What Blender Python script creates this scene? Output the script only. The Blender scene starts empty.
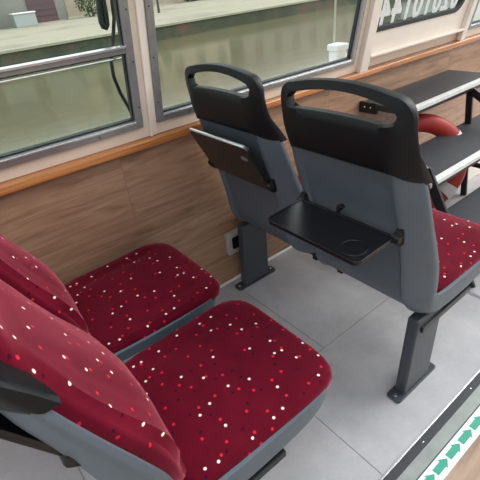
import bpy, bmesh, math, random
from mathutils import Vector, Matrix
random.seed(4)
SC = bpy.context.scene
COL = SC.collection
PI = math.pi

# ------------------------------------------------------------------ materials
def new_mat(name):
    m = bpy.data.materials.new(name); m.use_nodes = True
    nt = m.node_tree
    b = nt.nodes['Principled BSDF']
    return m, nt, b

def N(nt, kind, **kw):
    n = nt.nodes.new(kind)
    for k, v in kw.items():
        if k in n.inputs: n.inputs[k].default_value = v
        else: setattr(n, k, v)
    return n

def plain(name, col, rough=0.5, metal=0.0, var=0.06, scale=18.0, bump=0.0, bscale=300.0, coat=0.0, sheen=0.0):
    """a surface with slight procedural mottling of its own colour"""
    m, nt, b = new_mat(name)
    tc = N(nt, 'ShaderNodeTexCoord')
    nz = N(nt, 'ShaderNodeTexNoise', Scale=scale, Detail=4.0)
    nt.links.new(tc.outputs['Object'], nz.inputs['Vector'])
    rp = N(nt, 'ShaderNodeValToRGB')
    c0 = [max(0, c * (1 - var)) for c in col]; c1 = [min(1, c * (1 + var)) for c in col]
    rp.color_ramp.elements[0].position = 0.3; rp.color_ramp.elements[0].color = (*c0, 1)
    rp.color_ramp.elements[1].position = 0.7; rp.color_ramp.elements[1].color = (*c1, 1)
    nt.links.new(nz.outputs['Fac'], rp.inputs['Fac'])
    nt.links.new(rp.outputs['Color'], b.inputs['Base Color'])
    b.inputs['Roughness'].default_value = rough; b.inputs['Metallic'].default_value = metal
    b.inputs['Coat Weight'].default_value = coat; b.inputs['Sheen Weight'].default_value = sheen
    if bump:
        n2 = N(nt, 'ShaderNodeTexNoise', Scale=bscale, Detail=2.0)
        nt.links.new(tc.outputs['Object'], n2.inputs['Vector'])
        bp = N(nt, 'ShaderNodeBump', Strength=bump, Distance=0.002)
        nt.links.new(n2.outputs['Fac'], bp.inputs['Height']); nt.links.new(bp.outputs['Normal'], b.inputs['Normal'])
    return m

def wood(name, c_dark, c_mid, c_light, rough=0.45, stretch=(1.0, 14.0, 14.0), scale=2.2, plank=None, coat=0.0):
    m, nt, b = new_mat(name)
    tc = N(nt, 'ShaderNodeTexCoord')
    mp = N(nt, 'ShaderNodeMapping'); mp.inputs['Scale'].default_value = stretch
    nt.links.new(tc.outputs['Object'], mp.inputs['Vector'])
    vec = mp.outputs['Vector']
    if plank:
        # plank pattern: each plank gets its own tone and its own stretch of grain
        sx = N(nt, 'ShaderNodeSeparateXYZ'); nt.links.new(tc.outputs['Object'], sx.inputs[0])
        cx = N(nt, 'ShaderNodeCombineXYZ')
        nt.links.new(sx.outputs['X'], cx.inputs['X']); nt.links.new(sx.outputs[plank[3]], cx.inputs['Y'])
        of = N(nt, 'ShaderNodeMapping'); of.inputs['Location'].default_value = (plank[4], plank[5], 0)
        nt.links.new(cx.outputs[0], of.inputs['Vector'])
        br = N(nt, 'ShaderNodeTexBrick'); br.offset = 0.45
        br.inputs['Color1'].default_value = (0, 0, 0, 1); br.inputs['Color2'].default_value = (1, 1, 1, 1)
        br.inputs['Mortar'].default_value = (0.5, 0.5, 0.5, 1)
        br.inputs['Scale'].default_value = 1.0; br.inputs['Mortar Size'].default_value = plank[2]
        br.inputs['Brick Width'].default_value = plank[0]; br.inputs['Row Height'].default_value = plank[1]
        nt.links.new(of.outputs[0], br.inputs['Vector'])
        ad = N(nt, 'ShaderNodeVectorMath', operation='MULTIPLY_ADD')
        nt.links.new(br.outputs['Color'], ad.inputs[0]); ad.inputs[1].default_value = (37, 11, 23)
        nt.links.new(vec, ad.inputs[2]); vec = ad.outputs[0]
    n1 = N(nt, 'ShaderNodeTexNoise', Scale=scale, Detail=7.0, Roughness=0.6, Distortion=0.9)
    nt.links.new(vec, n1.inputs['Vector'])
    rp = N(nt, 'ShaderNodeValToRGB')
    e = rp.color_ramp.elements
    e[0].position = 0.28; e[0].color = (*c_dark, 1); e[1].position = 0.72; e[1].color = (*c_light, 1)
    x = e.new(0.5); x.color = (*c_mid, 1)
    nt.links.new(n1.outputs['Fac'], rp.inputs['Fac'])
    out = rp.outputs['Color']
    if plank:
        mx = N(nt, 'ShaderNodeMix', data_type='RGBA', blend_type='MULTIPLY'); mx.inputs['Factor'].default_value = 1
        tone = N(nt, 'ShaderNodeMapRange'); tone.inputs['To Min'].default_value = 0.94; tone.inputs['To Max'].default_value = 1.06
        nt.links.new(br.outputs['Color'], tone.inputs['Value'])
        nt.links.new(out, mx.inputs[6]); nt.links.new(tone.outputs[0], mx.inputs[7])
        m2 = N(nt, 'ShaderNodeMix', data_type='RGBA'); nt.links.new(br.outputs['Fac'], m2.inputs['Factor'])
        nt.links.new(mx.outputs[2], m2.inputs[6]); m2.inputs[7].default_value = (*[c * .82 for c in c_mid], 1)
        out = m2.outputs[2]
    nt.links.new(out, b.inputs['Base Color'])
    b.inputs['Roughness'].default_value = rough; b.inputs['Coat Weight'].default_value = coat
    return m

def velvet(name):
    m, nt, b = new_mat(name)
    uv = N(nt, 'ShaderNodeUVMap'); uv.uv_map = 'UVMap'
    base_n = N(nt, 'ShaderNodeTexNoise', Scale=9.0, Detail=5.0)
    nt.links.new(uv.outputs[0], base_n.inputs['Vector'])
    rp = N(nt, 'ShaderNodeValToRGB')
    rp.color_ramp.elements[0].position = 0.3; rp.color_ramp.elements[0].color = (0.085, 0.0020, 0.010, 1)
    rp.color_ramp.elements[1].position = 0.75; rp.color_ramp.elements[1].color = (0.130, 0.0035, 0.016, 1)
    nt.links.new(base_n.outputs['Fac'], rp.inputs['Fac'])
    cur = rp.outputs['Color']
    def dots(cur, scale, r, col, seed, keep):
        mp = N(nt, 'ShaderNodeMapping'); mp.inputs['Location'].default_value = (seed, seed * 1.7, 0)
        nt.links.new(uv.outputs[0], mp.inputs['Vector'])
        v = N(nt, 'ShaderNodeTexVoronoi', voronoi_dimensions='2D', feature='F1', Scale=scale, Randomness=0.8)
        nt.links.new(mp.outputs[0], v.inputs['Vector'])
        lt = N(nt, 'ShaderNodeMapRange'); lt.inputs['From Min'].default_value = r * scale * 0.8
        lt.inputs['From Max'].default_value = r * scale * 1.2
        lt.inputs['To Min'].default_value = 1; lt.inputs['To Max'].default_value = 0
        nt.links.new(v.outputs['Distance'], lt.inputs['Value'])
        s = N(nt, 'ShaderNodeSeparateColor'); nt.links.new(v.outputs['Color'], s.inputs[0])
        k = N(nt, 'ShaderNodeMath', operation='LESS_THAN'); nt.links.new(s.outputs[0], k.inputs[0]); k.inputs[1].default_value = keep
        mu = N(nt, 'ShaderNodeMath', operation='MULTIPLY'); nt.links.new(lt.outputs[0], mu.inputs[0]); nt.links.new(k.outputs[0], mu.inputs[1])
        mx = N(nt, 'ShaderNodeMix', data_type='RGBA'); nt.links.new(mu.outputs[0], mx.inputs['Factor'])
        nt.links.new(cur, mx.inputs[6]); mx.inputs[7].default_value = (*col, 1)
        return mx.outputs[2]
    cur = dots(cur, 16, 0.0040, (0.035, 0.002, 0.012), 3.3, 0.9)
    cur = dots(cur, 16, 0.0042, (0.60, 0.015, 0.035), 7.1, 0.85)
    cur = dots(cur, 15, 0.0040, (0.90, 0.80, 0.74), 1.9, 0.75)
    nt.links.new(cur, b.inputs['Base Color'])
    b.inputs['Roughness'].default_value = 0.85
    b.inputs['Specular IOR Level'].default_value = 0.08
    b.inputs['Sheen Weight'].default_value = 1.0; b.inputs['Sheen Roughness'].default_value = 0.34
    b.inputs['Sheen Tint'].default_value = (1.0, 0.25, 0.33, 1)
    fz = N(nt, 'ShaderNodeTexNoise', Scale=420.0, Detail=2.0); nt.links.new(uv.outputs[0], fz.inputs['Vector'])
    bp = N(nt, 'ShaderNodeBump', Strength=0.25, Distance=0.002)
    nt.links.new(fz.outputs['Fac'], bp.inputs['Height']); nt.links.new(bp.outputs['Normal'], b.inputs['Normal'])
    return m

def glass(name, tint=(0.93, 0.96, 0.94), refl=1.0):
    m = bpy.data.materials.new(name); m.use_nodes = True
    nt = m.node_tree; nt.nodes.clear()
    o = N(nt, 'ShaderNodeOutputMaterial'); t = N(nt, 'ShaderNodeBsdfTransparent'); t.inputs[0].default_value = (*tint, 1)
    g = N(nt, 'ShaderNodeBsdfGlossy'); g.inputs['Roughness'].default_value = 0.02
    fr = N(nt, 'ShaderNodeFresnel', IOR=1.45); mu = N(nt, 'ShaderNodeMath', operation='MULTIPLY')
    ge = N(nt, 'ShaderNodeNewGeometry'); iv = N(nt, 'ShaderNodeMath', operation='SUBTRACT'); iv.inputs[0].default_value = refl
    nt.links.new(ge.outputs['Backfacing'], iv.inputs[1]); iv.use_clamp = True
    nt.links.new(fr.outputs[0], mu.inputs[0]); nt.links.new(iv.outputs[0], mu.inputs[1])
    mx = N(nt, 'ShaderNodeMixShader')
    nt.links.new(mu.outputs[0], mx.inputs[0]); nt.links.new(t.outputs[0], mx.inputs[1]); nt.links.new(g.outputs[0], mx.inputs[2])
    nt.links.new(mx.outputs[0], o.inputs['Surface'])
    return m

M = {}
M['laminate'] = wood('oak_laminate', (0.205, 0.105, 0.060), (0.355, 0.208, 0.130), (0.46, 0.285, 0.188), rough=0.42,
                     stretch=(1.6, 16.0, 16.0), scale=2.0, plank=(1.25, 0.30, 0.0018, 'Z', 0.10, 0.0))
M['varnish'] = wood('varnished_trim', (0.30, 0.095, 0.025), (0.50, 0.19, 0.055), (0.62, 0.27, 0.10), rough=0.25,
                    stretch=(1.2, 30.0, 30.0), scale=2.0, coat=0.4)
M['aisle'] = wood('aisle_floor_wood', (0.24, 0.155, 0.11), (0.36, 0.24, 0.17), (0.46, 0.32, 0.24), rough=0.5,
                  stretch=(1.5, 14.0, 14.0), scale=2.4)
M['cream'] = plain('cream_paint', (0.80, 0.69, 0.58), 0.42, var=0.03, scale=6)
M['cream_white'] = plain('cream_white_paint', (0.86, 0.78, 0.69), 0.38, var=0.03, scale=6)
M['ceiling'] = plain('ceiling_paint', (0.72, 0.68, 0.62), 0.6, var=0.02, scale=3)
M['alu'] = plain('grey_aluminium', (0.34, 0.345, 0.355), 0.34, metal=0.55, var=0.08, scale=25)
M['alu_bright'] = plain('bright_aluminium', (0.74, 0.75, 0.77), 0.25, metal=0.75, var=0.05, scale=25)
M['rubber'] = plain('black_rubber', (0.018, 0.024, 0.022), 0.5, var=0.2)
M['black'] = plain('black_plastic', (0.0040, 0.0055, 0.0072), 0.46, var=0.15, scale=30, bump=0.25, bscale=500)
M['black_gloss'] = plain('black_tray_plastic', (0.0080, 0.009, 0.011), 0.26, var=0.12, scale=30, bump=0.08, bscale=400)
M['shell'] = plain('slate_grey_plastic', (0.094, 0.120, 0.148), 0.45, var=0.05, scale=12, bump=0.2, bscale=500)
M['leg'] = plain('dark_grey_powder_coat', (0.040, 0.047, 0.058), 0.38, var=0.06, scale=20, bump=0.15, bscale=350)
for k_ in ('black',): M[k_].node_tree.nodes['Principled BSDF'].inputs['Specular IOR Level'].default_value = 0.33
M['frame'] = plain('black_steel', (0.016, 0.016, 0.018), 0.38, metal=0.2, var=0.15)
M['chrome'] = plain('chrome', (0.80, 0.81, 0.83), 0.16, metal=1.0, var=0.03)
M['velvet'] = velvet('red_dotted_velvet')
M['glass'] = glass('window_glass')
M['glass_tinted'] = glass('tinted_window_glass', (0.62, 0.67, 0.64))
M['glass_added_skylight'] = glass('added_skylight_glass', (0.95, 0.97, 0.97), 0.6)
M['nosing'] = plain('white_nosing', (0.72, 0.73, 0.72), 0.35, metal=0.1, var=0.1, scale=30)
M['tread'] = plain('charcoal_tread', (0.030, 0.034, 0.041), 0.5, var=0.12, scale=40, bump=0.5, bscale=260)
M['ring'] = plain('orange_red_buoy', (0.36, 0.022, 0.014), 0.55, var=0.08)
M['band'] = plain('pale_reflective_band', (0.72, 0.72, 0.74), 0.4, var=0.05)
M['white'] = plain('white_paint', (0.82, 0.84, 0.84), 0.4, var=0.03)
M['tape'] = plain('white_tape', (0.78, 0.83, 0.84), 0.4, var=0.03)
M['green'] = plain('green_arrow_print', (0.030, 0.330, 0.225), 0.45, var=0.10, scale=40)
M['strip_grey'] = plain('worn_metal_strip', (0.27, 0.29, 0.28), 0.42, metal=0.35, var=0.14, scale=14)
M['strip_black'] = plain('black_grip_strip', (0.030, 0.032, 0.040), 0.55, var=0.15, scale=60, bump=0.5)
M['socket'] = plain('grey_socket_plastic', (0.40, 0.37, 0.34), 0.4, var=0.05)

# floor tiles: cloudy concrete-look vinyl
def tile_mat():
    m, nt, b = new_mat('concrete_vinyl_tile')
    tc = N(nt, 'ShaderNodeTexCoord')
    n1 = N(nt, 'ShaderNodeTexNoise', Scale=4.5, Detail=8.0, Roughness=0.62)
    n2 = N(nt, 'ShaderNodeTexNoise', Scale=60.0, Detail=4.0)
    nt.links.new(tc.outputs['Object'], n1.inputs['Vector']); nt.links.new(tc.outputs['Object'], n2.inputs['Vector'])
    r1 = N(nt, 'ShaderNodeValToRGB')
    r1.color_ramp.elements[0].position = 0.3; r1.color_ramp.elements[0].color = (0.355, 0.348, 0.370, 1)
    r1.color_ramp.elements[1].position = 0.72; r1.color_ramp.elements[1].color = (0.485, 0.476, 0.500, 1)
    nt.links.new(n1.outputs['Fac'], r1.inputs['Fac'])
    r2 = N(nt, 'ShaderNodeMapRange'); r2.inputs['To Min'].default_value = 0.92; r2.inputs['To Max'].default_value = 1.08
    nt.links.new(n2.outputs['Fac'], r2.inputs['Value'])
    mx = N(nt, 'ShaderNodeMix', data_type='RGBA', blend_type='MULTIPLY'); mx.inputs['Factor'].default_value = 1
    nt.links.new(r1.outputs['Color'], mx.inputs[6]); nt.links.new(r2.outputs[0], mx.inputs[7])
    nt.links.new(mx.outputs[2], b.inputs['Base Color'])
    b.inputs['Roughness'].default_value = 0.42
    return m
M['tile'] = tile_mat()
M['joint'] = plain('tile_joint', (0.19, 0.18, 0.195), 0.7)

# ------------------------------------------------------------------ mesh helpers
def obj(name, bm, m, parent=None, smooth=False, bevel=0.0, seg=2, loc=None):
    me = bpy.data.meshes.new(name)
    bmesh.ops.recalc_face_normals(bm, faces=bm.faces)
    bm.to_mesh(me); bm.free()
    me.materials.append(m)
    o = bpy.data.objects.new(name, me); COL.objects.link(o)
    if parent: o.parent = parent
    if loc: o.location = loc
    if smooth or bevel:
        for p in me.polygons: p.use_smooth = True
    if bevel:
        md = o.modifiers.new('bevel', 'BEVEL'); md.width = bevel; md.segments = seg
        md.limit_method = 'ANGLE'; md.angle_limit = math.radians(35); md.harden_normals = True
    elif smooth:
        try: me.set_sharp_from_angle(angle=math.radians(42))
        except Exception: pass
    return o

def tag(o, label, cat, group=None, kind=None):
    o['label'] = label; o['category'] = cat
    if group: o['group'] = group
    if kind: o['kind'] = kind
    return o

def struct(name, bm, m, parent=None, **k):
    o = obj(name, bm, m, parent, **k)
    if not parent: o['kind'] = 'structure'
    return o

def empty(name, loc, rz=0):
    o = bpy.data.objects.new(name, None); COL.objects.link(o)
    o.location = loc; o.rotation_euler = (0, 0, rz); o.empty_display_size = 0.1
    return o

def box(bm, x0, x1, y0, y1, z0, z1, f=None):
    v = []
    for x in (x0, x1):
        for y in (y0, y1):
            for z in (z0, z1):
                p = Vector((x, y, z)); v.append(bm.verts.new(f(p) if f else p))
    for a in ((0, 1, 3, 2), (4, 6, 7, 5), (0, 4, 5, 1), (2, 3, 7, 6), (0, 2, 6, 4), (1, 5, 7, 3)):
        bm.faces.new([v[i] for i in a])

def loft(bm, secs, closed=True, caps=True):
    rings = [[bm.verts.new(p) for p in s] for s in secs]
    n = len(rings[0])
    for a, b in zip(rings[:-1], rings[1:]):
        for i in range(n if closed else n - 1):
            j = (i + 1) % n
            bm.faces.new((a[i], a[j], b[j], b[i]))
    if caps:
        bm.faces.new(rings[0]); bm.faces.new(list(reversed(rings[-1])))
    return rings

def tube(bm, pts, r, n=10, caps=True):
    pts = [Vector(p) for p in pts]
    rs = r if isinstance(r, (list, tuple)) else [r] * len(pts)
    secs = []; up = None
    for i, p in enumerate(pts):
        d = (pts[min(i + 1, len(pts) - 1)] - pts[max(i - 1, 0)]).normalized()
        if up is None:
            up = Vector((0, 0, 1)) if abs(d.z) < 0.9 else Vector((1, 0, 0))
        a = d.cross(up).normalized(); up = a.cross(d).normalized()
        secs.append([p + a * math.cos(2 * PI * k / n) * rs[i] + up * math.sin(2 * PI * k / n) * rs[i] for k in range(n)])
    loft(bm, secs, True, caps)

def bar(bm, a, b, w, h, up=(0, 0, 1)):
    a = Vector(a); b = Vector(b); d = (b - a).normalized(); up = Vector(up)
    s = d.cross(up).normalized(); u = s.cross(d).normalized()
    loft(bm, [[p + s * sx * w / 2 + u * sz * h / 2 for sx, sz in ((-1, -1), (1, -1), (1, 1), (-1, 1))] for p in (a, b)])

def prism(bm, poly, axis, a, b, f=None):
    """extrude a 2-D polygon along an axis"""
    def P(u, v, w):
        p = {'x': (w, u, v), 'y': (u, w, v), 'z': (u, v, w)}[axis]
        p = Vector(p); return f(p) if f else p
    loft(bm, [[P(u, v, a) for u, v in poly], [P(u, v, b) for u, v in poly]])

def rrect(x0, x1, y0, y1, r, n=5):
    rs = r if isinstance(r, (list, tuple)) else [r] * 4   # order: (x1,y1),(x0,y1),(x0,y0),(x1,y0)
    out = []
    for (cx, cy, sx, sy, a0), rr in zip(((x1, y1, -1, -1, 0), (x0, y1, 1, -1, 90), (x0, y0, 1, 1, 180), (x1, y0, -1, 1, 270)), rs):
        for k in range(n + 1):
            a = math.radians(a0 + 90 * k / n)
            out.append((cx + sx * rr + rr * math.cos(a), cy + sy * rr + rr * math.sin(a)))
    return out

def ring_frame(bm, outer, inner, a, b, f):
    """frame between two outlines with the same point count, from depth a to depth b"""
    n = len(outer)
    R = [[bm.verts.new(f(Vector((u, d, v)))) for u, v in pl] for pl, d in ((outer, a), (inner, a), (inner, b), (outer, b))]
    for k in range(4):
        A, B = R[k], R[(k + 1) % 4]
        for i in range(n):
            j = (i + 1) % n
            bm.faces.new((A[i], A[j], B[j], B[i]))

def lerp(a, b, t): return a + (b - a) * t
def interp(tab, x):
    if x <= tab[0][0]: return tab[0][1]
    for (a, va), (b, vb) in zip(tab[:-1], tab[1:]):
        if x <= b: return lerp(va, vb, (x - a) / (b - a))
    return tab[-1][1]

# ------------------------------------------------------------------ the slanted window side
WY, TRIM = 1.587, 0.93
def slant(p):
    """(x, outward depth, height) -> a point on the side wall, which leans inboard above the wooden trim"""
    k = 1 / math.sqrt(1.04)
    return Vector((p.x, WY - 0.2 * (p.z - TRIM) + p.y * k, p.z + 0.2 * p.y * k))
def sbox(bm, x0, x1, d0, d1, z0, z1): box(bm, x0, x1, d0, d1, z0, z1, slant)

# ------------------------------------------------------------------ room shell
XB, XF = -1.9, 5.2
bm = bmesh.new()
box(bm, XB, XF, 0.385, WY + 0.03, -0.05, -0.003)
floor = struct('floor', bm, M['joint'])
def tiles():
    bm = bmesh.new(); g = 0.0013
    rows = [(0.8965, WY + 0.02, 1.034), (0.385, 0.8965, 0.750)]
    for y0, y1, x0 in rows:
        L = 1.062
        k0 = math.floor((XB - x0) / L)
        x = x0 + k0 * L
        while x < XF:
            a, b = max(XB, x) + g, min(XF, x + L) - g
            if b > a: box(bm, a, b, y0 + g, y1 - (g if y1 < 1 else 0), -0.003, 0.0)
            x += L
    return bm
obj('floor_tiles', tiles(), M['tile'], floor)
bm = bmesh.new(); box(bm, XB, XF, -1.7, 0.252, -0.05, -0.001); struct('floor_aisle', bm, M['aisle'])

# wooden side wall below the windows
bm = bmesh.new(); box(bm, XB, XF, WY, WY + 0.06, -0.05, 0.925)
struct('wall_left', bm, M['laminate'])
bm = bmesh.new(); box(bm, XB, XF, WY - 0.009, WY, 0.0, 0.014)
struct('baseboard_left', bm, M['white'], bevel=0.002)
bm = bmesh.new()
prism(bm, rrect(1.552, WY + 0.01, 0.887, 0.921, 0.008, 4), 'x', XB, XF)
struct('trim_1', bm, M['varnish'], smooth=True)

# cream bodywork between and around the windows
W1 = (-0.78, 0.712, 0.973, 1.64); W2 = (0.775, 2.022, 0.973, 1.64); W3 = (3.245, 4.7, 0.975, 1.64)
HA = (2.13, 3.16)
bm = bmesh.new()
sbox(bm, XB, HA[0], 0.0, 0.05, 0.918, 0.973)
sbox(bm, HA[0], HA[1], 0.012, 0.05, 0.918, 1.000)
sbox(bm, HA[1], XF, 0.0, 0.05, 0.918, 0.975)
sbox(bm, XB, XF, 0.0, 0.05, 1.64, 1.92)
sbox(bm, XB, -0.78, 0.0, 0.05, 0.973, 1.64)
sbox(bm, 0.712, 0.775, 0.0, 0.05, 0.973, 1.64)
sbox(bm, 2.022, HA[0], 0.0, 0.05, 0.973, 1.64)
sbox(bm, HA[1], 3.245, 0.0, 0.05, 0.975, 1.64)
sbox(bm, 4.7, XF, 0.0, 0.05, 0.975, 1.64)
struct('wall_left_upper', bm, M['cream'])
# cover strip on the post between the first two windows, and the two posts of the hatch bay
bm = bmesh.new(); sbox(bm, 0.738, 0.748, -0.012, 0.0, 0.925, 1.66); sbox(bm, 0.748, 0.772, -0.004, 0.0, 0.925, 1.66)
struct('trim_2', bm, M['cream_white'], bevel=0.003)
bm = bmesh.new(); sbox(bm, 2.062, 2.135, -0.03, 0.0, 0.922, 1.66)
struct('trim_3', bm, M['cream_white'], bevel=0.005)
bm = bmesh.new(); sbox(bm, 3.150, 3.205, -0.03, 0.0, 0.925, 1.66)
struct('trim_4', bm, M['cream_white'], bevel=0.005)
bm = bmesh.new(); sbox(bm, 2.135, 3.15, -0.034, 0.0, 0.992, 1.004)
struct('trim_5', bm, M['cream_white'], bevel=0.003)

def rect4(x0, x1, z0, z1): return [(x0, z0), (x1, z0), (x1, z1), (x0, z1)]

def window(name, x0, x1, z0, z1, rail=None, fw=0.031):
    bm = bmesh.new()
    o = rect4(x0, x1, z0, z1); i = rect4(x0 + fw, x1 - fw, z0 + fw, z1 - fw)
    ring_frame(bm, o, i, -0.010, 0.03, slant)
    w = struct(name, bm, M['alu'], bevel=0.003)
    bm = bmesh.new()
    a = 0.006
    ring_frame(bm, rect4(x0 + fw - .002, x1 - fw + .002, z0 + fw - .002, z1 - fw + .002),
               rect4(x0 + fw + a, x1 - fw - a, z0 + fw + a, z1 - fw - a), 0.004, 0.022, slant)
    if rail: sbox(bm, x0 + fw, x1 - fw, 0.002, 0.02, rail - 0.024, rail - 0.016)
    obj('gasket', bm, M['rubber'], w)
    bm = bmesh.new(); sbox(bm, x0 + fw, x1 - fw, 0.014, 0.018, z0 + fw, z1 - fw)
    obj('pane', bm, M['glass'], w)
    bm = bmesh.new()   # inner bead along the sill that catches the light
    sbox(bm, x0 + fw, x1 - fw, -0.012, 0.004, z0 + fw - 0.010, z0 + fw - 0.002)
    if rail:
        sbox(bm, x0 + fw, x1 - fw, -0.014, 0.006, rail, rail + 0.008)
    obj('window_bead', bm, M['alu_bright'], w, bevel=0.001)
    if rail:
        bm = bmesh.new(); sbox(bm, x0 + fw, x1 - fw, -0.008, 0.012, rail - 0.018, rail)
        obj('middle_rail', bm, M['alu'], w, bevel=0.002)
        bm = bmesh.new(); sbox(bm, x0 + fw, x1 - fw, 0.026, 0.030, z0 + fw, rail - 0.040)
        obj('sliding_pane', bm, M['glass'], w)
        bm = bmesh.new(); sbox(bm, x0 + fw, x1 - fw, 0.024, 0.032, rail - 0.044, rail - 0.040)
        obj('pane_edge', bm, M['alu_bright'], w)
    bm = bmesh.new()
    for k in range(4):
        t = (k + .5) / 4
        for (px, pz) in ((lerp(x0, x1, t), z0 + 0.010), (x1 - 0.011, lerp(z0, z1, t)), (x0 + 0.011, lerp(z0, z1, t))):
            c = slant(Vector((px, -0.0105, pz)))
            bmesh.ops.create_uvsphere(bm, u_segments=6, v_segments=4, radius=0.0032, matrix=Matrix.Translation(c))
    obj('screws', bm, M['frame'], w, smooth=True)
    return w
window('window_1', *W1, rail=1.272)
window('window_2', *W2)
window('window_3', *W3)

# hatch bay: cream panel with a rounded glass in a black rubber seal, registration number on the outside of it
gx0, gx1, gz0, gz1 = 2.145, 3.085, 1.112, 1.56
outer = rrect(2.13, 3.16, 1.0, 1.64, 0.001, 7)
seal_o = rrect(gx0 - .02, gx1, gz0, gz1, (0.10, 0.02, 0.02, 0.10), 7)
seal_i = rrect(gx0 + .0, gx1 - .024, gz0 + .026, gz1 - .024, (0.085, 0.01, 0.01, 0.085), 7)
bm = bmesh.new(); ring_frame(bm, outer, seal_o, 0.0, 0.03, slant)
hatch = struct('window_4', bm, M['cream_white'])
bm = bmesh.new(); ring_frame(bm, seal_o, seal_i, -0.006, 0.03, slant)
obj('gasket', bm, M['rubber'], hatch, bevel=0.003)
bm = bmesh.new()
prism(bm, [(u, v) for u, v in seal_i], 'y', 0.014, 0.018, slant)
obj('pane', bm, M['glass_tinted'], hatch)
# lettering (facing outboard, so mirrored from the cabin)
cu = bpy.data.curves.new('registration_number', 'FONT'); cu.body = '02010144'
cu.size = 0.215; cu.extrude = 0.001; cu.space_character = 1.16; cu.offset = 0.007
to = bpy.data.objects.new('tmp_text', cu); COL.objects.link(to)
bpy.context.view_layer.update()
me = bpy.data.meshes.new_from_object(to)
bpy.data.objects.remove(to)
xs = [v.co.x for v in me.vertices]; wx = max(xs) - min(xs); mnx = min(xs)
for v in me.vertices:
    u = (v.co.x - mnx) / wx
    v.co = slant(Vector((3.015 - u * 0.825, 0.0115 + v.co.z, 1.138 + v.co.y)))
me.name = 'registration_number'; me.materials.append(M['white'])
to = bpy.data.objects.new('registration_number', me); COL.objects.link(to); to.parent = hatch
to['label'] = 'white registration number on the glass, reading backwards from inside'

# ceiling with an unseen roof light added for daylight from above, opposite side wall
bm = bmesh.new()
RY, RZ = 1.41, 1.95
for a in ((XB, XF, 1.12, RY + 0.08), (XB, XF, -1.75, -1.12)):
    box(bm, a[0], a[1], a[2], a[3], RZ, RZ + 0.05)
for k in range(5):
    x = lerp(XB, XF, k / 4); box(bm, x - 0.06, x + 0.06, -1.12, 1.12, RZ, RZ + 0.06)
ceiling = struct('ceiling', bm, M['ceiling'])
for k in range(4):
    a, b = lerp(XB, XF, k / 4) + 0.055, lerp(XB, XF, (k + 1) / 4) - 0.055
    bm = bmesh.new(); box(bm, a, b, -1.125, 1.125, RZ + 0.02, RZ + 0.026)
    obj('added_skylight', bm, M['glass_added_skylight'], ceiling)
bm = bmesh.new(); box(bm, XB, XF, -1.78, -1.72, -0.05, 0.93); 
box(bm, XB, XF, -1.78, -1.72, 1.66, RZ + 0.05)
for k in range(5):
    x = lerp(XB, XF, k / 4); box(bm, x - 0.05, x + 0.05, -1.78, -1.72, 0.93, 1.66)
struct('wall_right', bm, M['cream'])

# ------------------------------------------------------------------ aisle edge: strips and arrow tape
e = empty('floor_edging', (1.5, 0.35, 0))
tag(e, 'black and grey metal edging strip along the tiled floor beside the aisle', 'edging strip')
def ebox(name, x0, x1, y0, y1, z0, z1, m, bv=0.0015):
    bm = bmesh.new(); box(bm, x0 - 1.5, x1 - 1.5, y0 - .35, y1 - .35, z0, z1); return obj(name, bm, m, e, bevel=bv)
ebox('edge_lip', XB, XF, 0.378, 0.386, -0.004, 0.004, M['alu_bright'])
ebox('grip_strip', XB, XF, 0.350, 0.378, -0.004, 0.0025, M['strip_black'])
ebox('metal_strip', XB, XF, 0.3075, 0.350, -0.004, 0.001, M['strip_grey'])
ebox('seam_strip', XB, XF, 0.3035, 0.3075, -0.004, 0.0003, M['strip_black'], 0)
x = 0.62
while x < XF:
    bm = bmesh.new(); bmesh.ops.create_uvsphere(bm, u_segments=8, v_segments=5, radius=0.0035)
    for v in bm.verts: v.co.z *= 0.4
    obj('screw', bm, M['chrome'], e, smooth=True, loc=(x - 1.5, 0.364 - .35, 0.0027)); x += 0.33
bm = bmesh.new(); box(bm, XB, XF, 0.250, 0.3035, -0.004, 0.0006)
tp = obj('arrow_tape', bm, M['tape'])
tag(tp, 'white floor tape printed with green arrows along the aisle edge', 'floor tape')
ax = -0.5; k = 0
while ax < 4.0:
    bm = bmesh.new()
    L, hw_, sw, hl = 0.075, 0.0185, 0.0115, 0.030
    poly = [(0, -sw), (L - hl, -sw), (L - hl, -hw_), (L, 0), (L - hl, hw_), (L - hl, sw), (0, sw)]
    prism(bm, [(0.877 - 0.080 * 17 + 0.080 * k - L + u, 0.278 + v) for u, v in poly], 'z', 0.0006, 0.0009)
    a = obj('arrow', bm, M['green'], tp)
    ax = 0.877 - 0.080 * 17 + 0.080 * k; k += 1

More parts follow.
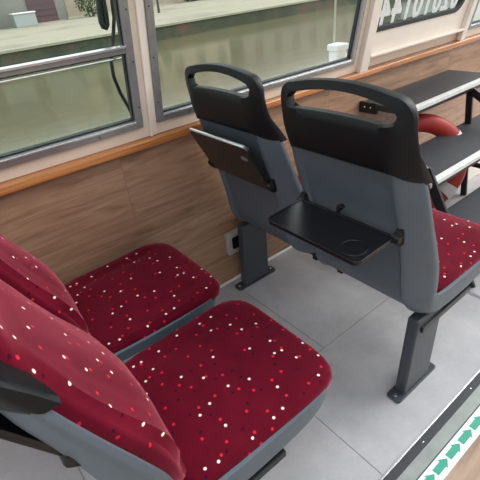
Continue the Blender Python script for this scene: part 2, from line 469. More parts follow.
# ------------------------------------------------------------------ bus seat
# local frame: x = forward, y = towards the windows, origin on the floor; x is world x minus 1.0, y is minus the seat centre
OUT = [(.912, .985), (.930, .90), (.961, .80), (.988, .70), (1.008, .61), (1.018, .54), (1.030, .49), (1.054, .445),
       (1.089, .407), (1.15, .376), (1.24, .362), (1.42, .362), (1.53, .370), (1.60, .390), (1.628, .415)]
INN = [(.968, .972), (.996, .90), (1.036, .80), (1.078, .70), (1.112, .61), (1.124, .54), (1.124, .505), (1.132, .486),
       (1.155, .474), (1.20, .466), (1.32, .460), (1.45, .459), (1.56, .462), (1.615, .464), (1.642, .462)]
HW = [.238, .245, .248, .251, .252, .253, .254, .254, .254, .254, .254, .252, .246, .228, .195]
def shell_mesh():
    bm = bmesh.new(); secs = []
    # resample smoothly
    def cat(t, P):
        i = min(int(t), len(P) - 2); f = t - i
        p = [P[max(i - 1, 0)], P[i], P[i + 1], P[min(i + 2, len(P) - 1)]]
        def c(a, b, c_, d): return 0.5 * (2 * b + (c_ - a) * f + (2 * a - 5 * b + 4 * c_ - d) * f * f + (3 * b - a - 3 * c_ + d) * f ** 3)
        if isinstance(P[0], tuple): return tuple(c(*[q[k] for q in p]) for k in range(2))
        return c(*p)
    M_ = 42
    for s in range(M_ + 1):
        t = s * (len(OUT) - 1) / M_
        ox, oz = cat(t, OUT); ix, iz = cat(t, INN); hw = cat(t, HW)
        O = Vector((ox - 1, 0, oz)); I = Vector((ix - 1, 0, iz)); D = I - O; d = D.length; D.normalize()
        q_ = max(0, min(1, (t - 6) / 3)); ry = lerp(.060, .045, q_); rx = d * lerp(.72, .35, q_); th = 0.014
        dent = 0.013 * min(1, max(0, (9.0 - t) / 2)) * min(1, t * 1.2)
        pts = []
        na = 6
        half = [(d, hw), (lerp(d, rx, .5), hw + .001)]
        for k in range(na + 1):
            a = PI / 2 * k / na
            # between a chamfer and a round: a flank with a visible ridge
            cu_, cv_ = rx - rx * math.sin(a), hw - ry + ry * math.cos(a)
            l_ = k / na; lu, lv = rx * (1 - l_), hw - ry * l_
            w_ = lerp(.25, 1.0, q_)
            half.append((lerp(lu, cu_, w_), lerp(lv, cv_, w_)))
        half.append((0.0, hw - ry - 0.008))
        half.append((dent, hw - ry - 0.020))
        half.append((dent, (hw - ry) * 0.45))
        rec = min(0.03, d * .45)
        inner = [(d - rec, (hw - th) * 0.45), (d - rec, hw - th - .01), (d - .004, hw - th), (d, hw - th + .003)]
        seq = half + [(p, -q) for p, q in reversed(half)]
        seq2 = [(p, -q) for p, q in reversed(inner)] + inner
        pts = [O + D * p + Vector((0, q, 0)) for p, q in seq + seq2]
        secs.append(pts)
    loft(bm, secs)
    return bm

def xb(z): return interp([(.45, 1.052), (.54, 1.018), (.61, 1.008), (.7, .988), (.8, .961), (.9, .930), (.94, .914), (.968, .903), (1.03, .890), (1.10, .887), (1.15, .892), (1.2, .904)], z) - 1
def thick(z): return interp([(.95, .080), (1.0, .062), (1.06, .042), (1.1, .036), (1.16, .032), (1.2, .026)], z)
def headrest_mesh():
    bm = bmesh.new()
    n_ = 64
    def outer(t):   # t in 0..1 anticlockwise from the bottom right
        P = []
        return P
    O = []
    O += [(lerp(.245, .228, k / 8), lerp(.944, 1.118, k / 8)) for k in range(8)]
    for k in range(9):
        a = PI / 2 * k / 8; O.append((.228 - .062 + .062 * math.cos(a), 1.118 + .058 * math.sin(a)))
    top = [(lerp(.158, -.158, k / 14), 1.178 + .015 * (1 - (lerp(1, -1, k / 14)) ** 2)) for k in range(15)]
    O += top
    for k in range(9):
        a = PI / 2 * k / 8; O.append((-.166 - .062 * math.sin(a), 1.118 + .058 * math.cos(a)))
    O += [(-lerp(.228, .245, k / 8), lerp(1.118, .944, k / 8)) for k in range(1, 9)]
    for k in range(1, 32):
        y = lerp(-.245, .245, k / 32)
        w_ = max(0, (abs(y) - .165) / .08); w_ = w_ * w_ * (3 - 2 * w_)
        O.append((y, .974 - .030 * w_))
    # slot outline sampled by angle against the same count
    def slot_pt(y, z):
        # map an outer point to the slot: arched rounded bar
        pass
    S = []
    sw = .184
    nO = len(O)
    # slot: right end, top arc, left end, bottom arc, matched to outer index ranges
    idx_r = 8 + 4; idx_l = 8 + 9 + 15 + 4
    zt = lambda y: 1.141 + .026 * (1 - (y / sw) ** 2)
    zb = lambda y: 1.100 + .008 * (1 - (y / sw) ** 2)
    cr = .013
    nt = idx_l - idx_r
    for i in range(nO):
        if idx_r <= i <= idx_l:
            t = (i - idx_r) / nt; y = lerp(sw, -sw, t); z = zt(y)
            ed = min(t, 1 - t) * 2 * sw
            if ed < cr: z -= cr * (1 - math.sqrt(max(0, 1 - (1 - ed / cr) ** 2)))
        else:
            m = nO - (nt + 1); k = (i - idx_l) if i > idx_l else (i + nO - idx_l)
            t = k / (m + 1); y = lerp(-sw, sw, t); z = zb(y)
            ed = min(t, 1 - t) * 2 * sw
            if ed < cr: z += cr * (1 - math.sqrt(max(0, 1 - (1 - ed / cr) ** 2)))
        S.append((y, z))
    def mid(t): return [(lerp(a[0], b[0], t), lerp(a[1], b[1], t)) for a, b in zip(O, S)]
    def back(y, z, inset=0):
        q = max(0, (abs(y) - .170) / .075); return xb(z) + interp([(.95, .054), (1.1, .030), (1.2, .008)], z) * q ** 1.4 + inset
    def front(y, z, inset=0):
        return xb(z) + thick(z) + .012 * max(0, (abs(y) - .12) / .12) * max(0, min(1, (1.04 - z) / .06)) - inset
    loops = []
    seq = [(S, back, .006)] + [(mid(t), back, 0) for t in (.92, .78, .62, .46, .30, .14, .05)] + [(O, back, .007), (O, front, .006)]
    seq += [(mid(t), front, 0) for t in (.05, .14, .30, .46, .62, .78, .92)] + [(S, front, .005)]
    for L, fn, ins in seq:
        loops.append([bm.verts.new((fn(y, z, ins), y, z)) for y, z in L])
    for a, b in zip(loops, loops[1:] + loops[:1]):
        for i in range(nO):
            j = (i + 1) % nO
            bm.faces.new((a[i], a[j], b[j], b[i]))
    return bm

def cushion_mesh(path, W0, W1_, n_pow, T, dome, rings=16, nseg=64, crease=None, useed=0.0, inset=.085):
    """pillow over a centre line path [(x,z)], width W0 at the start to W1_ at the end; UV in metres"""
    bm = bmesh.new(); uvl = bm.loops.layers.uv.new('UVMap')
    P = [Vector((x - 1, 0, z)) for x, z in path]
    ls = [0]
    for a, b in zip(P[:-1], P[1:]): ls.append(ls[-1] + (b - a).length)
    L = ls[-1]
    def at(s):
        s = max(0, min(L, s))
        for i in range(len(ls) - 1):
            if s <= ls[i + 1] + 1e-9: break
        f = (s - ls[i]) / (ls[i + 1] - ls[i])
        def tan(j):
            return (P[min(j + 1, len(P) - 1)] - P[max(j - 1, 0)]).normalized()
        d = (tan(i) * (1 - f) + tan(i + 1) * f).normalized()
        return P[i].lerp(P[i + 1], f), Vector((-d.z, 0, d.x))
    UV = {}
    def pt(a, b, h):
        s = L / 2 + b * L / 2; w = lerp(W0, W1_, s / L) / 2
        p, n = at(s); y = a * w
        q = p + n * h + Vector((0, y, 0))
        v = bm.verts.new(q); UV[v] = (y, s - L / 2); return v
    rr = []
    for k in range(rings):
        # k=0 bottom edge, then up the side wall and over the top to the centre
        if k == 0: sc, h = 1.0 - .008, -0.012 if T > .025 else -0.045
        elif k < 6:
            a = PI / 2 * (k - 1) / 4.6; sc = 1 - inset * (1 - math.cos(a)); h = T * math.sin(a)
        else:
            f = (k - 5) / (rings - 5); sc = lerp(1 - inset * (1 - math.cos(PI / 2 * 4 / 4.6)), 0.0, f); h = None
        row = []
        for i in range(nseg):
            th = 2 * PI * (i + .5) / nseg
            ca, sa = math.cos(th), math.sin(th)
            m = (abs(ca) ** n_pow + abs(sa) ** n_pow) ** (-1 / n_pow)
            a, b = ca * m * sc, sa * m * sc
            hh = h if h is not None else T * math.sin(PI / 2 * 4 / 4.6) + dome * (1 - (sc / (1 - inset)) ** 2)
            if crease and k >= 5: hh += crease(a, b)
            row.append(pt(a, b, hh))
        rr.append(row)
    for A, B in zip(rr[:-1], rr[1:]):
        for i in range(nseg):
            j = (i + 1) % nseg; bm.faces.new((A[i], A[j], B[j], B[i]))
    c = pt(0, 0, T * .98 + dome + (crease(0, 0) if crease else 0))
    for i in range(nseg): bm.faces.new((rr[-1][i], rr[-1][(i + 1) % nseg], c))
    for i in range(nseg):      # lay the cloth out flat: distance from the middle measured along the surface
        cum, prev, flat, pu = 0.0, c, 0.0, (0.0, 0.0)
        for k in range(rings - 1, -1, -1):
            v = rr[k][i]; uu = UV[v]
            st = (v.co - prev.co).length; fl = math.hypot(uu[0] - pu[0], uu[1] - pu[1])
            cum += max(fl, st if k < 8 else fl); prev = v; pu = uu
            r0 = math.hypot(*uu)
            UV[v] = (uu[0] * cum / max(r0, 1e-6), uu[1] * cum / max(r0, 1e-6)) if r0 > 1e-6 else uu
    for v in UV: UV[v] = (UV[v][0] + 5 + useed, UV[v][1] + 1 + useed)
    for f in bm.faces:
        for l in f.loops: l[uvl].uv = UV[l.vert]
    return bm

def seat_crease(a, b):
    # soft raised side bolsters, with a shallow groove where they meet the sitting area
    g = -0.0035 * math.exp(-((abs(a) - .66) / .05) ** 2) * (1 if b < .45 else max(0, 1 - (b - .45) * 5))
    bol = 0.006 * max(0, min(1, (abs(a) - .66) / .2)) * max(0, min(1, (.9 - abs(b)) / .3))
    return g + bol
def back_crease(a, b):
    return 0.010 * max(0, min(1, (abs(a) - .55) / .3)) * max(0, min(1, (.9 - abs(b)) / .3)) + 0.010 * math.exp(-((b - .35) / .35) ** 2)

SEATP = [(1.125, .462), (1.20, .452), (1.32, .450), (1.45, .453), (1.58, .460), (1.668, .455)]
BACKP = [(1.195, .458), (1.146, .495), (1.138, .56), (1.120, .63), (1.090, .70), (1.052, .78), (1.016, .86), (.984, .94), (.964, 1.0), (.955, 1.065)]

def make_seat(leg_side, tray, loc, label, group, proto=None):
    """leg_side: -1 aisle, +1 wall; tray: 'down' or 'up'"""
    root = empty('bus_seat', loc)
    tag(root, label, 'seat', group)
    if proto is None:
        obj('seat_shell', shell_mesh(), M['shell'], root, smooth=True)
        obj('headrest', headrest_mesh(), M['black'], root, smooth=True)
        obj('seat_cushion', cushion_mesh(SEATP, .484, .490, 6.5, .032, .018, crease=seat_crease), M['velvet'], root, smooth=True)
        obj('back_cushion', cushion_mesh(BACKP[::-1], .380, .455, 5, .014, .034, crease=back_crease, useed=3.7, inset=.16), M['velvet'], root, smooth=True)
    else:
        for ch in proto.children:
            if ch.name.split('.')[0] in ('seat_shell', 'headrest', 'seat_cushion', 'back_cushion'):
                c = ch.copy(); COL.objects.link(c); c.parent = root
    # under-seat frame: cross bar towards the neighbour, side rail
    bm = bmesh.new()
    for s in (-1, 1):
        if s == leg_side: box(bm, .10, .428, s * .228 - .016, s * .228 + .016, .322, .346)
        for q in (.20, .385): box(bm, q - .014, q + .014, s * .200 - .014, s * .200 + .014, .310, .366)
    box(bm, .190, .230, -.225, .225, .325, .350)
    box(bm, .370, .400, -.225, .225, .325, .350)
    obj('seat_frame', bm, M['frame'], root, bevel=.003)
    # leg: tapered box section, foot plate with bolts
    y0 = leg_side * .212
    bm = bmesh.new(); t = .022
    secs = []
    for z, xa, xb_ in ((.006, .064, .236), (.12, .068, .238), (.38, .080, .242)):
        secs.append([Vector((xa, y0 - t, z)), Vector((xb_, y0 - t, z)), Vector((xb_, y0 + t, z)), Vector((xa, y0 + t, z))])
    loft(bm, secs)
    lg = obj('leg', bm, M['leg'], root, bevel=.009, seg=3)
    bm = bmesh.new(); prism(bm, rrect(.018, .285, y0 - .030, y0 + .030, .015, 4), 'z', 0, .009)
    fp = obj('foot_plate', bm, M['leg'], lg, bevel=.002)
    for bx_ in (.038, .265):
        bm = bmesh.new()
        bmesh.ops.create_cone(bm, cap_ends=True, segments=6, radius1=.009, radius2=.008, depth=.007, matrix=Matrix.Translation((bx_, y0, .012)))
        obj('bolt', bm, M['chrome'], lg, bevel=.001)
    # tray hinges
    hx = xb(.765) + (.020 if tray == 'up' and leg_side < 0 else 0)
    TY0, TY1 = -.184, .184
    dz = .025
    for y in (TY0 - .004, TY1 + .004):
        bm = bmesh.new()
        prism(bm, [(hx + .012, .735), (hx - .008, .735), (hx - .028, .752), (hx - .031, .765), (hx - .022, .774), (hx - .014, .790), (hx + .004, .792)], 'y', y - .010, y + .010)
        h = obj('hinge', bm, M['black'], root, bevel=.003)
        bm = bmesh.new()
        bmesh.ops.create_cone(bm, cap_ends=True, segments=14, radius1=.013, radius2=.011, depth=.026,
                              matrix=Matrix.Translation((hx - .018, y, .765)) @ Matrix.Rotation(PI / 2, 4, 'X'))
        obj('hinge_pin', bm, M['frame'], h, bevel=.001)
    # turn latch in the middle of the back
    zl = .785; xl = xb(zl) + .004
    bm = bmesh.new()
    bmesh.ops.create_cone(bm, cap_ends=True, segments=16, radius1=.011, radius2=.009, depth=.022,
                          matrix=Matrix.Translation((xl, .03, zl)) @ Matrix.Rotation(PI / 2, 4, 'Y'))
    box(bm, xl - .018, xl - .010, .024, .036, zl - .020, zl + .004)
    obj('tray_latch', bm, M['black_gloss'], root, bevel=.002)
    # tray: hinge line local origin, u = away from the hinge
    ang = math.radians(-3) if tray == 'down' else math.radians(105)
    hx0, hz0 = hx - .020, .765
    te = None
    def T(p):  # p: (u, y, h) in the tray's own frame; u outward, h up when lowered
        u, y, h = p
        ca, sa = math.cos(ang), math.sin(ang)
        return Vector((hx0 - (u * ca - h * sa), y, hz0 + u * sa + h * ca))
    if tray == 'up':
        ang = math.radians(104)
        def T(p):
            u, y, h = p; a = math.radians(63)
            # stowed: u runs up, slightly away from the back; the underside faces rearwards
            return Vector((hx0 + .004 - u * math.cos(a) + h * math.sin(a), y, hz0 + u * math.sin(a) + h * math.cos(a)))
    bm = bmesh.new()
    D = .172 if tray == 'down' else .196
    U0 = -.004 if tray == 'down' else -.022
    prism(bm, rrect(U0, D, TY0, TY1, (.022, .004, .004, .022), 5), 'z', -.009, .006, T)
    tr = obj('tray', bm, M['black_gloss'], root, bevel=.004, seg=2)
    bm = bmesh.new()    # raised lip round the table top
    o = rrect(.0, D + .002, TY0 - .002, TY1 + .002, (.024, .004, .004, .024), 5); i = rrect(.008, D - .005, TY0 + .005, TY1 - .005, (.018, .004, .004, .018), 5)
    ring_frame(bm, [(a, b) for a, b in o], [(a, b) for a, b in i], .003, .0085, lambda p: T((p.x, p.z, p.y)))
    obj('tray_lip', bm, M['black_gloss'], tr, bevel=.002)
    if tray == 'down':
        bm = bmesh.new(); R_ = .038; cy = TY0 + .054; cu_ = D - .052
        tube(bm, [T((cu_ + R_ * math.cos(a), cy + R_ * math.sin(a), .0072)) for a in [2 * PI * k / 28 for k in range(29)]], .0026, 6)
        obj('cup_ring', bm, M['black_gloss'], tr, smooth=True)
    else:
        bm = bmesh.new()
        tube(bm, [T((D + .003, lerp(TY0 + .012, TY1 - .012, k / 8), -.002)) for k in range(9)], .0060, 8)
        o2 = obj('edge_rod', bm, M['alu_bright'], tr, smooth=True); o2['label'] = 'silver edge rod'
        bm = bmesh.new()
        prism(bm, rrect(D - .065, D - .050, TY0 + .03, TY0 + .062, .003, 3), 'z', -.0115, -.008, T)
        obj('catch', bm, M['alu'], tr)
    return root

PITCH = 0.992
g = 'dotted red bus seats in pairs by the windows'
YN, YF = .748, 1.293
s1 = make_seat(-1, 'down', (1.0, YN, 0), 'slate-grey bus seat seen from behind, with its black tray table folded down', g)
s2 = make_seat(1, 'up', (1.0, YF, 0), 'slate-grey bus seat seen from behind next to the wall socket, its tray table folded up', g, s1)
s3 = make_seat(-1, 'up', (1.0 - PITCH, YN, 0), 'red dotted seat in the foreground facing the folded-down tray, nearest the aisle', g, s1)
s4 = make_seat(1, 'up', (1.0 - PITCH, YF, 0), 'red dotted seat whose cushion touches the wooden wall under the left window', g, s1)

# ------------------------------------------------------------------ wall socket
e = empty('wall_socket', (1.105, WY, 0.25)); tag(e, 'grey double power socket low on the wooden wall behind a seat leg', 'power socket')
bm = bmesh.new(); prism(bm, rrect(-.072, .060, -.066, .066, .008, 4), 'y', -.026, 0)
obj('socket_plate', bm, M['socket'], e, bevel=.004)
bm = bmesh.new(); prism(bm, rrect(-.044, .034, -.036, .036, .010, 4), 'y', -.029, -.020)
obj('socket_insert', bm, M['black'], e, bevel=.002)
bm = bmesh.new(); box(bm, .045, .050, -.0265, -.0255, -.05, .05)
obj('socket_seam', bm, M['frame'], e)

# ------------------------------------------------------------------ boarding steps
e = empty('boarding_steps', (2.45, 1.1, 0)); tag(e, 'black metal boarding steps with white-edged treads rising to the numbered window', 'steps')
def eb(name, pts, m, parent=e, bevel=.003):
    bm = bmesh.new(); box(bm, pts[0] - 2.45, pts[1] - 2.45, pts[2] - 1.1, pts[3] - 1.1, pts[4], pts[5]); return obj(name, bm, m, parent, bevel=bevel)
for (xl, xr, yn, yb, z) in ((2.12, 3.10, 1.257, 1.582, .742), (1.85, 3.10, .942, 1.275, .495), (1.85, 3.10, .630, .960, .250)):
    t = eb('tread', (xl, xr, yn + .03, yb, z - .035, z), M['tread'])
    n = eb('nosing', (xl, xr, yn, yn + .032, z - .006, z + .002), M['nosing'], t, .001)
    eb('nosing_face', (xl, xr, yn - .003, yn + .004, z - .022, z + .0015), M['nosing'], t, .001)
    eb('tread_front', (xl, xr, yn + .003, yn + .03, z - .045, z - .006), M['frame'], t, .002)
def sidebar(x):
    bm = bmesh.new()
    o = Vector((2.45, 1.1, 0))
    bar(bm, Vector((x, .66, .0)) - o, Vector((x, .985, .56)) - o, .018, .05, (0, 1, 0))
    bar(bm, Vector((x, .96, .53)) - o, Vector((x, 1.26, .70)) - o, .018, .045, (0, 1, 0))
    bar(bm, Vector((x, 1.27, .70)) - o, Vector((x, 1.18, .0)) - o, .018, .04, (0, 1, 0))
    bar(bm, Vector((x, .64, .232)) - o, Vector((x, 1.2, .232)) - o, .018, .03)
    bar(bm, Vector((x, .95, .478)) - o, Vector((x, 1.27, .478)) - o, .018, .03)
    obj('side_frame', bm, M['frame'], e, bevel=.003)
sidebar(1.868); sidebar(2.80)
bm = bmesh.new(); o_ = Vector((2.45, 1.1, 0))
bar(bm, Vector((1.868, .945, .47)) - o_, Vector((1.90, .945, .47)) - o_, .03, .045)
obj('corner_bracket', bm, M['frame'], e, bevel=.003)
bm = bmesh.new(); box(bm, 2.10 - 2.45, 2.125 - 2.45, 1.46 - 1.1, 1.58 - 1.1, .69, .752)
br = obj('wall_bracket', bm, M['frame'], e, bevel=.003)
for q in (1.50, 1.54):
    bm = bmesh.new(); bmesh.ops.create_uvsphere(bm, u_segments=8, v_segments=6, radius=.006, matrix=Matrix.Translation((2.099 - 2.45, q - 1.1, .725)))
    obj('bolt', bm, M['chrome'], br, smooth=True)
# silver threshold strip on the floor before the steps
bm = bmesh.new(); box(bm, 1.820, 1.834, .386, WY - .01, 0, .004)
tag(obj('threshold_strip', bm, M['alu_bright'], bevel=.001), 'silver metal strip across the floor in front of the steps', 'floor strip')

# life ring under the steps
R_, r_ = .262, .056
nrm = Vector((-.62, -.76, .22)).normalized()
cen = Vector((2.40, 1.335, R_ + r_ - .005))
side = nrm.cross(Vector((0, 0, 1))).normalized(); upv = side.cross(nrm).normalized()
lr = empty('life_ring', (cen.x, cen.y, 0)); tag(lr, 'orange-red life ring with pale bands stored under the boarding steps', 'life ring')
def arc(a0, a1, rr, n):
    out = []
    for k in range(n + 1):
        a = lerp(a0, a1, k / n)
        out.append(cen - Vector((cen.x, cen.y, 0)) + side * R_ * math.cos(a) + upv * R_ * math.sin(a))
    return out
bm = bmesh.new(); tube(bm, arc(0, 2 * PI, r_, 48), r_, 14, caps=False); obj('ring_body', bm, M['ring'], lr, smooth=True)
for a in (2.60, 3.86, 5.70, .80):
    bm = bmesh.new(); tube(bm, arc(a - .14, a + .14, r_, 6), r_ + .003, 14); obj('band', bm, M['band'], lr, smooth=True)

# cream locker further back under the steps
e = empty('locker', (2.95, 1.40, 0)); tag(e, 'low cream storage locker under the boarding steps beside the life ring', 'locker')
bm = bmesh.new(); box(bm, -.09, .30, -.14, .165, 0, .20); obj('locker_body', bm, M['cream_white'], e, bevel=.006)
bm = bmesh.new(); box(bm, -.10, .31, -.15, .165, .20, .215); obj('locker_lid', bm, M['cream_white'], e, bevel=.004)

# ------------------------------------------------------------------ outside the boat
def ground_mat(name, c0, c1, scale, rough=.9, c2=None):
    m, nt, b = new_mat(name)
    tc = N(nt, 'ShaderNodeTexCoord'); nz = N(nt, 'ShaderNodeTexNoise', Scale=scale, Detail=6.0, Roughness=.65)
    nt.links.new(tc.outputs['Object'], nz.inputs['Vector'])
    rp = N(nt, 'ShaderNodeValToRGB'); e_ = rp.color_ramp.elements
    e_[0].position = .35; e_[0].color = (*c0, 1); e_[1].position = .65; e_[1].color = (*c1, 1)
    if c2: x_ = e_.new(.5); x_.color = (*c2, 1)
    nt.links.new(nz.outputs['Fac'], rp.inputs['Fac']); nt.links.new(rp.outputs['Color'], b.inputs['Base Color'])
    b.inputs['Roughness'].default_value = rough
    return m
M['bank'] = ground_mat('pale_grass_and_gravel', (0.23, 0.205, 0.17), (0.28, 0.27, 0.19), .18, c2=(0.32, 0.305, 0.235))
M['quay'] = ground_mat('mossy_quay_wall', (0.030, 0.045, 0.026), (0.115, 0.065, 0.050), .9, c2=(0.050, 0.066, 0.040))
M['coping'] = ground_mat('stone_coping', (0.27, 0.28, 0.20), (0.33, 0.33, 0.25), 1.5)
M['render'] = ground_mat('grey_house_wall', (0.17, 0.185, 0.165), (0.23, 0.23, 0.21), .5)
M['render2'] = ground_mat('buff_house_wall', (0.32, 0.28, 0.22), (0.42, 0.36, 0.29), .6)
M['garage'] = plain('plum_garage_door', (0.085, 0.050, 0.062), .6, var=.08, scale=3)
M['roof'] = plain('roof_tiles', (0.12, 0.075, 0.06), .8)
M['winglass'] = plain('house_window_glass', (0.02, 0.024, 0.026), .15)
M['leaf'] = ground_mat('dark_hedge_leaves', (0.03, 0.055, 0.025), (0.08, 0.13, 0.05), 2.5)
M['trunk'] = plain('tree_bark', (0.06, 0.05, 0.04), .9)
def water_mat():
    m, nt, b = new_mat('murky_canal_water')
    tc = N(nt, 'ShaderNodeTexCoord')
    nz = N(nt, 'ShaderNodeTexNoise', Scale=.30, Detail=5.0); nt.links.new(tc.outputs['Object'], nz.inputs['Vector'])
    rp = N(nt, 'ShaderNodeValToRGB'); e_ = rp.color_ramp.elements
    e_[0].position = .3; e_[0].color = (0.105, 0.098, 0.054, 1); e_[1].position = .7; e_[1].color = (0.130, 0.122, 0.068, 1)
    nt.links.new(nz.outputs['Fac'], rp.inputs['Fac']); nt.links.new(rp.outputs['Color'], b.inputs['Base Color'])
    b.inputs['Roughness'].default_value = .13; b.inputs['IOR'].default_value = 1.33
    mp = N(nt, 'ShaderNodeMapping'); mp.inputs['Scale'].default_value = (1.0, 2.2, 1)
    n2 = N(nt, 'ShaderNodeTexNoise', Scale=1.1, Detail=3.0)
    nt.links.new(tc.outputs['Object'], mp.inputs[0]); nt.links.new(mp.outputs[0], n2.inputs['Vector'])
    bp = N(nt, 'ShaderNodeBump', Strength=.10, Distance=.03)
    nt.links.new(n2.outputs['Fac'], bp.inputs['Height']); nt.links.new(bp.outputs['Normal'], b.inputs['Normal'])
    return m
M['water'] = water_mat()
WZ, BY = -0.80, 19.4
bm = bmesh.new(); box(bm, -60, 140, -30, BY + .3, WZ - .4, WZ); 
struct('canal_water', bm, M['water'])
bm = bmesh.new(); box(bm, -60, 140, BY, BY + .5, WZ - .35, -.26)
struct('quay_wall', bm, M['quay'])
bm = bmesh.new(); box(bm, -60, 140, BY - .06, BY + .45, -.26, -.17)
struct('quay_coping', bm, M['coping'])
bm = bmesh.new(); box(bm, -60, 140, BY + .4, 90, -.6, -.20)
struct('bank_ground', bm, M['bank'])

def house(name, x0, x1, y0, h, mat, label, wins, door=None, ground=-.2, depth=8):
    e = empty(name, (x0, y0, ground)); tag(e, label, 'house')
    bm = bmesh.new(); box(bm, 0, x1 - x0, 0, depth, 0, h); obj('wall', bm, mat, e)
    bm = bmesh.new()
    prism(bm, [(-.4, h), (depth + .4, h), (depth / 2, h + 2.6)], 'x', -.3, x1 - x0 + .3); obj('roof', bm, M['roof'], e)
    for (wx_, wz, ww, wh) in wins:
        bm = bmesh.new()
        ring_frame(bm, rect4(wx_, wx_ + ww, wz, wz + wh), rect4(wx_ + .08, wx_ + ww - .08, wz + .08, wz + wh - .08), -.06, .02, lambda p: p)
        w = obj('window_frame', bm, M['render2'], e)
        bm = bmesh.new(); box(bm, wx_ + .08, wx_ + ww - .08, -.02, .0, wz + .08, wz + wh - .08); obj('pane', bm, M['winglass'], w)
    if door:
        a, b, dh = door
        bm = bmesh.new(); box(bm, a, b, -.05, .0, 0.03, dh)
        n = 6
        for k in range(n): box(bm, a + .02, b - .02, -.075, -.05, lerp(.05, dh, k / n) + .02, lerp(.05, dh, (k + 1) / n) - .02)
        obj('garage_door', bm, M['garage'], e)
        bm = bmesh.new(); box(bm, a - .3, b + .3, -.5, -.0, 0, .05); obj('doorstep', bm, M['render2'], e)
house('garage_house', -14, 12.2, 36, 5.2, M['render'], 'grey house with a plum-coloured garage door across the canal',
      [(3 + 3.2 * k, 2.6, 1.2, 1.5) for k in range(7)], door=(23.55, 25.5, 2.3))
house('canal_house', 13.6, 30, 40, 6.5, M['render2'], 'buff house with tall windows behind the bushes across the canal',
      [(1.2 + 2.7 * k, 1.0, 1.2, 2.0) for k in range(6)] + [(1.2 + 2.7 * k, 4.0, 1.2, 1.7) for k in range(6)], ground=-.2)
house('long_house', 32, 62, 40, 6.5, M['render'], 'long grey house far along the opposite bank',
      [(1.5 + 3 * k, 1.0, 1.4, 2.0) for k in range(9)] + [(1.5 + 3 * k, 4.0, 1.4, 1.7) for k in range(9)], ground=-.2)
# pale box by the garage
e = empty('storage_box', (8.85, 34.95, -.2)); tag(e, 'pale blue storage box standing left of the garage door on the bank', 'box')
bm = bmesh.new(); box(bm, -.75, .70, -.4, .4, 0, .78); obj('box_body', bm, plain('pale_blue_box', (.33, .38, .37), .6), e, bevel=.03)
bm = bmesh.new(); box(bm, -.80, .75, -.45, .45, .78, .86); obj('box_lid', bm, M['white'], e, bevel=.02)

def bush(loc, rx, ry, rz, label, group=None, name='bush', trunk=0.0, seed=1, cat='bush'):
    rnd = random.Random(seed)
    e = empty(name, loc); tag(e, label, cat, group)
    bm = bmesh.new()
    for k in range(900):
        # leaf clusters on a lumpy ellipsoid
        u, v = rnd.uniform(-1, 1), rnd.uniform(0, 2 * PI)
        q = math.sqrt(1 - u * u); rr = rnd.uniform(.72, 1.05) * (1 + .18 * math.sin(5 * v + 3 * u))
        p = Vector((rx * q * math.cos(v) * rr, ry * q * math.sin(v) * rr, trunk + rz * (1 + u * rr)))
        s = rnd.uniform(.05, .12) * max(.6, rx)
        ax_ = Vector((rnd.uniform(-1, 1), rnd.uniform(-1, 1), rnd.uniform(-1, 1))).normalized()
        b_ = ax_.orthogonal().normalized(); c_ = ax_.cross(b_)
        f = [bm.verts.new(p + b_ * s), bm.verts.new(p + c_ * s * .6), bm.verts.new(p - b_ * s), bm.verts.new(p - c_ * s * .6)]
        bm.faces.new(f)
    obj('foliage', bm, M['leaf'], e)
    bm = bmesh.new()
    tube(bm, [(0, 0, 0), (.03, 0, trunk * .5 + .2), (0, .02, trunk + rz)], [.09, .07, .04], 8)
    obj('trunk', bm, M['trunk'], e)
bush((14.0, 35.5, -.2), 1.0, .8, 1.0, 'dark green bush right of the garage door across the canal', seed=2)
bush((15.6, 28.2, -.2), .35, .35, .6, 'small dark shrub at the left edge of the middle window view', seed=3, trunk=.9, name='shrub', cat='shrub')
bush((24.8, 37.5, -.2), 1.7, .9, .75, 'wide green bush on the bank seen through the middle window', seed=5)

# side deck of the boat, bollard, rope
bm = bmesh.new(); box(bm, XB - 3, XF + 4, WY + .06, 1.92, .84, .875); box(bm, XB - 3, XF + 4, 1.90, 1.92, WZ - .1, .86)
struct('side_deck', bm, M['white'])
e = empty('bollard', (2.155, 1.80, .862)); tag(e, 'white mooring bollard on the side deck outside the middle window', 'bollard')
bm = bmesh.new(); prism(bm, rrect(-.040, .042, -.04, .04, .015, 4), 'z', 0, .15); obj('post', bm, M['white'], e, bevel=.006)
bm = bmesh.new(); prism(bm, rrect(-.050, .052, -.05, .05, .02, 4), 'z', .15, .185); obj('cap', bm, M['white'], e, bevel=.008)
bm = bmesh.new(); prism(bm, rrect(-.14, .20, -.09, .09, .03, 4), 'z', 0, .075); obj('base', bm, M['white'], e, bevel=.012)
bm = bmesh.new(); prism(bm, rrect(.11, .17, -.05, .05, .02, 4), 'z', .0, .105); obj('side_post', bm, M['white'], e, bevel=.006)
bm = bmesh.new(); tube(bm, [(0, 0, 0), (0.01, 0, .42)], .006, 8)
fpo = obj('flag_pole', bm, plain('pale_pole', (.5, .5, .42), .5), loc=(2.20, 1.87, .875)); tag(fpo, 'thin pale pole standing just behind the white bollard', 'pole')
rp_ = empty('mooring_rope', (.69, 1.60, 1.5)); tag(rp_, 'black rope hanging in a loop outside the left window', 'rope')
def rel(p): return Vector(p) - Vector((.69, 1.60, 1.5))
bm = bmesh.new()
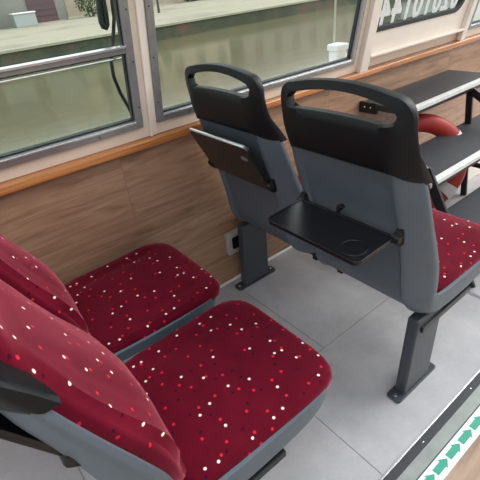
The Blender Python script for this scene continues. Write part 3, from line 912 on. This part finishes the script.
tube(bm, [rel(p) for p in ((.684, 1.60, 1.75), (.680, 1.61, 1.55), (.672, 1.62, 1.44), (.663, 1.62, 1.38), (.661, 1.62, 1.352), (.665, 1.62, 1.338), (.672, 1.62, 1.334), (.679, 1.62, 1.342), (.683, 1.62, 1.37), (.688, 1.62, 1.45), (.700, 1.60, 1.75))],
     [.008, .008, .009, .010, .010, .010, .010, .010, .010, .009, .008], 10)
obj('rope_loop', bm, M['rubber'], rp_, smooth=True)
bm = bmesh.new()
tube(bm, [rel(p) for p in ((.735, 1.60, 1.75), (.724, 1.61, 1.5), (.712, 1.62, 1.36), (.685, 1.62, 1.28), (.662, 1.62, 1.22), (.658, 1.62, 1.17), (.668, 1.62, 1.11), (.688, 1.62, 1.05), (.71, 1.63, .98), (.74, 1.65, .88))], .0072, 8)
obj('rope_tail', bm, M['rubber'], rp_, smooth=True)

# ------------------------------------------------------------------ light
w = bpy.data.worlds.new('overcast_sky'); SC.world = w; w.use_nodes = True
nt = w.node_tree; bg = nt.nodes['Background']
tc = N(nt, 'ShaderNodeTexCoord'); sp = N(nt, 'ShaderNodeSeparateXYZ'); nt.links.new(tc.outputs['Generated'], sp.inputs[0])
rp = N(nt, 'ShaderNodeValToRGB')
rp.color_ramp.elements[0].position = 0.0; rp.color_ramp.elements[0].color = (.80, .84, .86, 1)
rp.color_ramp.elements[1].position = .9; rp.color_ramp.elements[1].color = (1.0, 1.02, 1.06, 1)
nt.links.new(sp.outputs['Z'], rp.inputs['Fac']); nt.links.new(rp.outputs['Color'], bg.inputs['Color'])
bg.inputs['Strength'].default_value = 1.12
sun = bpy.data.lights.new('sun', 'SUN'); sun.energy = 2.4; sun.angle = math.radians(40); sun.color = (1.0, .97, .92)
so = bpy.data.objects.new('sun', sun); COL.objects.link(so)
so.rotation_euler = Vector((-.85, .35, -.75)).to_track_quat('-Z', 'Y').to_euler()

# ------------------------------------------------------------------ camera
r = Vector((0.7750083736785214, -0.6249494352815681, -0.09380950948290073))
u = Vector((0.39620626120025787, 0.36486772151919217, 0.8425509743505767))
f = Vector((0.4923236936344689, 0.6901519753899443, -0.5303844186544994))
cam = bpy.data.cameras.new('camera'); co = bpy.data.objects.new('camera', cam); COL.objects.link(co)
co.matrix_world = Matrix(((r.x, u.x, -f.x, 0), (r.y, u.y, -f.y, 0), (r.z, u.z, -f.z, 1.45), (0, 0, 0, 1)))
cam.sensor_width = 36; cam.sensor_height = 36; cam.lens = 36 * 422 / 480; cam.clip_start = .02; cam.clip_end = 400
SC.camera = co
SC.view_settings.view_transform = 'Standard'; SC.view_settings.look = 'None'; SC.view_settings.gamma = 1
SC.view_settings.use_curve_mapping = False
SC.view_settings.exposure = 0.60
